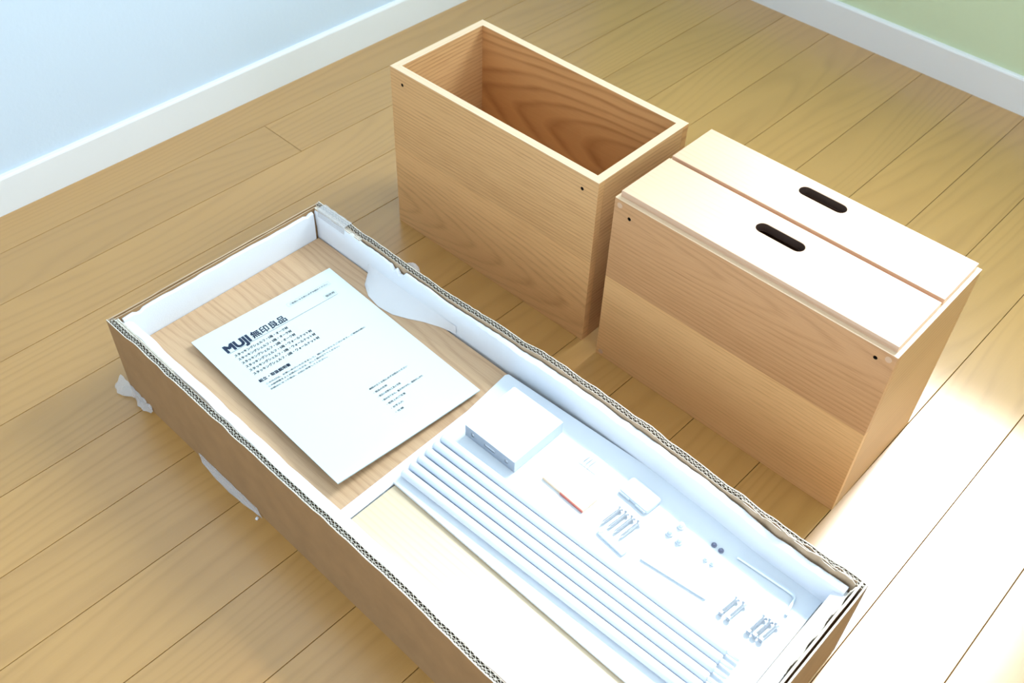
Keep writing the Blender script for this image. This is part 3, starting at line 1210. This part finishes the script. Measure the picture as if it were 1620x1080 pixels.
# small white box
sb = local_thing('small_box', 0.2045, 0.4065, ZK + 0.0002, 'small white card box with slots in its side beside the rods', 'box')
bw, bl, bh = 0.0815, 0.0770, 0.0175
q = MB()
q.box((0.0006, -bl, 0), (bw, 0, 0.0008))
q.box((0.0006, -bl + 0.0008, 0.0008), (bw, -bl, bh), mi=0)
q.box((0.0006, -0.0008, 0.0008), (bw, 0, bh), mi=0)
q.box((bw - 0.0008, -bl + 0.0008, 0.0008), (bw, -0.0008, bh), mi=0)
q.build('carton_body', M['boxside'], sb)
holes = [rounded(0.0095, 0.0060, 0.0140, 0.0120, 0.0010, 3), rounded(0.0300, 0.0062, 0.0470, 0.0115, 0.0020, 3), rounded(0.0625, 0.0060, 0.0670, 0.0120, 0.0010, 3)]
bm = plate_bm([(0, 0), (bl, 0), (bl, bh), (0, bh)], holes, 0, 0.0006)
rot_bm(bm, Matrix(((0, 0, 1, 0), (-1, 0, 0, 0), (0, 1, 0, 0), (0, 0, 0, 1))))
q = MB()
q.add_bm(bm, 1)
bm.free()
q.build('slotted_side', M['boxdark'], sb)
for h in holes:
    q = MB()
    x0 = min(p[0] for p in h)
    x1 = max(p[0] for p in h)
    q.box((0.0012, -x1 - 0.002, 0.004), (0.0020, -x0 + 0.002, 0.014))
    q.build('slot_backing', M['white'], sb)
q = MB()
bm = plate_bm(rounded(0, -bl, bw, 0, 0.0015, 3), [], bh, bh + 0.0009, 0.0002)
q.add_bm(bm, 1)
bm.free()
q.build('lid', M['card'], sb)


def puff(name, w_, l_, h_, mat, parent=None, n=8):
    """sealed little plastic pouch: a pillow with flat seams"""
    q = MB()
    rows = []
    for i in range(n + 1):
        r = []
        for k in range(n + 1):
            u, v = i / n, k / n
            z = h_ * (sin(pi * u) * sin(pi * v)) ** 0.6 if 0 < u < 1 and 0 < v < 1 else 0
            r.append((w_ * u, -l_ * v, z + 0.0004))
        rows.append(r)
    q.sheet(rows, 0.0004)
    return q.build(name, mat, parent, smooth=True)


# pouch with tiny pins, near the long foam wall
pt = local_thing('pin_pouch', 0.2660, 0.5240, ZK + 0.0002, 'small white pouch with thin shelf pins behind the tan wooden shim', 'pouch')
puff('pouch', 0.022, 0.028, 0.003, M['white'], pt)
for k in range(3):
    q = MB()
    q.tube([(0.003, -0.006 - 0.0045 * k, 0.0038), (0.013, -0.0075 - 0.0045 * k, 0.0042)], 0.0006, 8)
    q.build('pin', M['steel'], pt)

# tan wooden shim with a red edge
sh = local_thing('wooden_shim', 0.2195, 0.5115, ZK + 0.0002, 'thin tan wooden shim with a red edge beside the rods', 'shim', rz=-0.05)
q = MB()
q.box((0.0011, -0.062, 0), (0.0245, 0, 0.0038), grain=1, bev=0.0003)
q.build('shim_body', M['shim'], sh)
q = MB()
q.box((0, -0.062, 0.0002), (0.0010, -0.0280, 0.0034), bev=0.0002)
q.build('red_edge', M['shim_edge'], sh)


def screw_mesh():
    q = MB()
    q.tube([(0, 0, 0), (0.0004, 0, 0), (0.0026, 0, 0), (0.0040, 0, 0)], [0.0030, 0.0037, 0.0022, 0.0015], 14)
    return q


def make_screw(name, root, length, mat, tip=True, hr=0.0037):
    q = MB()
    q.tube([(0, 0, 0), (-0.0004, 0, 0), (-0.0024, 0, 0)], [hr * 0.85, hr, hr * 0.45], 16)
    hd = q.build('screw_head', mat, root, smooth=True)
    q = MB()
    n = int((length - 0.0065) / 0.0007)
    path, rad = [(-0.0022, 0, 0)], [hr * 0.42]
    for k in range(n):
        path.append((-0.0028 - 0.0007 * k, 0, 0))
        rad.append(hr * (0.50 if k % 2 else 0.38))
    path.append((-length, 0, 0))
    rad.append(0.0002 if tip else hr * 0.36)
    q.tube(path, rad, 12)
    sh_ = q.build('screw_shank', mat, root, smooth=False)
    return hd, sh_


def copy_children(src, dst):
    for ch in src:
        c = ch.copy()
        COL.objects.link(c)
        c.parent = dst


# screw set: white holder at the top and bottom, four screws between
hd = local_thing('screw_holder', 0.2670, 0.5830, ZK + 0.0002, 'pale plastic cap block above the row of four wood screws', 'holder', rz=-0.08)
bm = plate_bm(rounded(0, -0.042, 0.025, 0, 0.004, 4), [], 0, 0.0062, 0.0012)
q = MB()
q.add_bm(bm, 1)
bm.free()
q.build('holder_block', M['boxside'], hd, smooth=True)
q = MB()
q.box((-0.0012, -0.017, 0.001), (0.0002, -0.001, 0.0045), bev=0.0003)
q.build('holder_tab', M['steel_pale'], hd)
q = MB()
q.box((-0.0012, -0.040, 0.001), (0.0002, -0.026, 0.0045), bev=0.0003)
q.build('holder_tab', M['steel_pale'], hd)
sp = None
where = ['nearest the booklet', 'second from the booklet', 'third from the booklet', 'farthest from the booklet']
for k in range(4):
    s_ = local_thing('wood_screw', 0.2490, 0.6010 + 0.0085 * k, ZK + 0.0039, 'wood screw in the row of four below the cap block, %s' % where[k], 'screw',
                     'row of four wood screws on the card', -0.10)
    if sp is None:
        sp = make_screw('s', s_, 0.031, M['steel'])
    else:
        copy_children(sp, s_)
ft = local_thing('screw_holder', 0.2080, 0.6010, ZK + 0.0002, 'pale plastic foot strip under the tips of the four wood screws', 'holder', rz=-0.10)
bm = plate_bm(rounded(0, -0.038, 0.0095, 0, 0.0022, 4), [], 0, 0.0035, 0.0008)
q = MB()
q.add_bm(bm, 1)
bm.free()
q.build('holder_block', M['boxside'], ft, smooth=True)
q = MB()
q.tube([(0.004, -0.002, 0.0036), (0.004, -0.002, 0.0046)], [0.0032, 0.0026], 14)
q.build('holder_ring', M['steel'], ft, smooth=True)

# pegs and caps
pegs = (('white_peg', 0.2627, 0.6577, 'white plastic peg right of the four wood screws, closest to them', M['boxside'], 0.0042, 0.007),
        ('white_peg', 0.2784, 0.6611, 'white plastic peg nearest the foam wall among three pegs', M['white'], 0.0042, 0.007),
        ('white_peg', 0.2616, 0.6712, 'white plastic peg of the three lying toward the hex key', M['boxside'], 0.0042, 0.007),
        ('dark_cap', 0.2844, 0.7000, 'small dark ribbed cap between the pegs and hex key, left one', M['black'], 0.0030, 0.0034),
        ('dark_cap', 0.2838, 0.7094, 'small dark ribbed cap of the pair, right one beside the hex key', M['black'], 0.0030, 0.0034),
        ('grey_peg', 0.2637, 0.7043, 'pale grey peg below the dark caps, left one', M['steel_pale'], 0.0028, 0.005),
        ('grey_peg', 0.2640, 0.7121, 'pale grey peg below the dark caps, right one', M['steel_pale'], 0.0028, 0.005))
for nm, a, bb, lab, mt, r0, hh in pegs:
    t_ = local_thing(nm, a, bb, ZK + 0.0002, lab, 'cap' if 'cap' in nm else 'peg')
    q = MB()
    q.tube([(0, 0, 0), (0, 0, hh * 0.35), (0, 0, hh * 0.4)], [r0, r0, r0 * 0.8], 16)
    q.build('flange', mt, t_, smooth=True)
    q = MB()
    q.tube([(0, 0, hh * 0.4), (0, 0, hh * 0.9), (0, 0, hh)], [r0 * 0.62, r0 * 0.6, r0 * 0.4], 16)
    q.build('stem', mt, t_, smooth=True)

# joining bar
jb_ = local_thing('joining_bar', 0.2150, 0.6545, ZK + 0.0002, 'long flat grey joining bar lying beside the rods', 'bar', rz=0.115)
bm = plate_bm(rounded(0, -0.078, 0.0085, 0, 0.002, 4), [], 0, 0.0028, 0.0004)
q = MB()
q.add_bm(bm, 1)
bm.free()
q.build('bar_plate', M['steel_pale'], jb_)

# hex key
hk = local_thing('hex_key', 0.2890, 0.7270, ZK + 0.0022, 'bent steel hex key in the corner of the hardware card', 'hex key')
path = [(0, 0, 0), (0.0015, -0.030, 0), (0.0030, -0.0600, 0)]
for k in range(1, 7):
    q_ = k / 6 * pi / 2
    path.append((0.0030 - 0.0060 + 0.0060 * cos(q_), -0.0640 - 0.0060 * sin(q_), 0))
path.append((-0.022, -0.0735, 0))
q = MB()
q.tube(path, 0.0019, 6)
q.build('hex_rod', M['steel_pale'], hk)

# machine screws in two little packs
packs = ((0.2465, 0.7550, 2, 'left pack of two machine screws'), (0.2490, 0.7868, 3, 'right pack of three machine screws near the card corner'))
mp = None
for a, bb, n, lab in packs:
    for k in range(n):
        s_ = local_thing('machine_screw', a + 0.0006 * k, bb + 0.0068 * k + (0.002 if n == 2 and k else 0), ZK + 0.0039,
                         '%s, %s' % ('silver machine screw of the %s' % lab, ('first', 'second', 'third')[k]), 'screw', 'machine screws beside the hex key', -0.12)
        if mp is None:
            mp = make_screw('m', s_, 0.027, M['steel'], tip=False)
            q = MB()
            q.tube([(-0.0235, 0, 0), (-0.0262, 0, 0)], [0.0034, 0.0034], 6)
            nut = q.build('nut', M['steel'], s_)
            mp = (*mp, nut)
        else:
            copy_children(mp, s_)

# ------------------------------------------------------------------ crumb of foam on the floor
q = MB()
bmx = bmesh.new()
bmesh.ops.create_icosphere(bmx, subdivisions=2, radius=0.0022)
for v in bmx.verts:
    v.co *= 1 + random.uniform(-0.25, 0.25)
    v.co.z *= 0.7
q.add_bm(bmx)
bmx.free()
o = q.build('foam_crumb', M['foam'], None, smooth=True)
o.location = (-0.424, 0.266, 0.0017)
tag(o, 'tiny white foam crumb on the floor beside the carton wall', 'crumb')
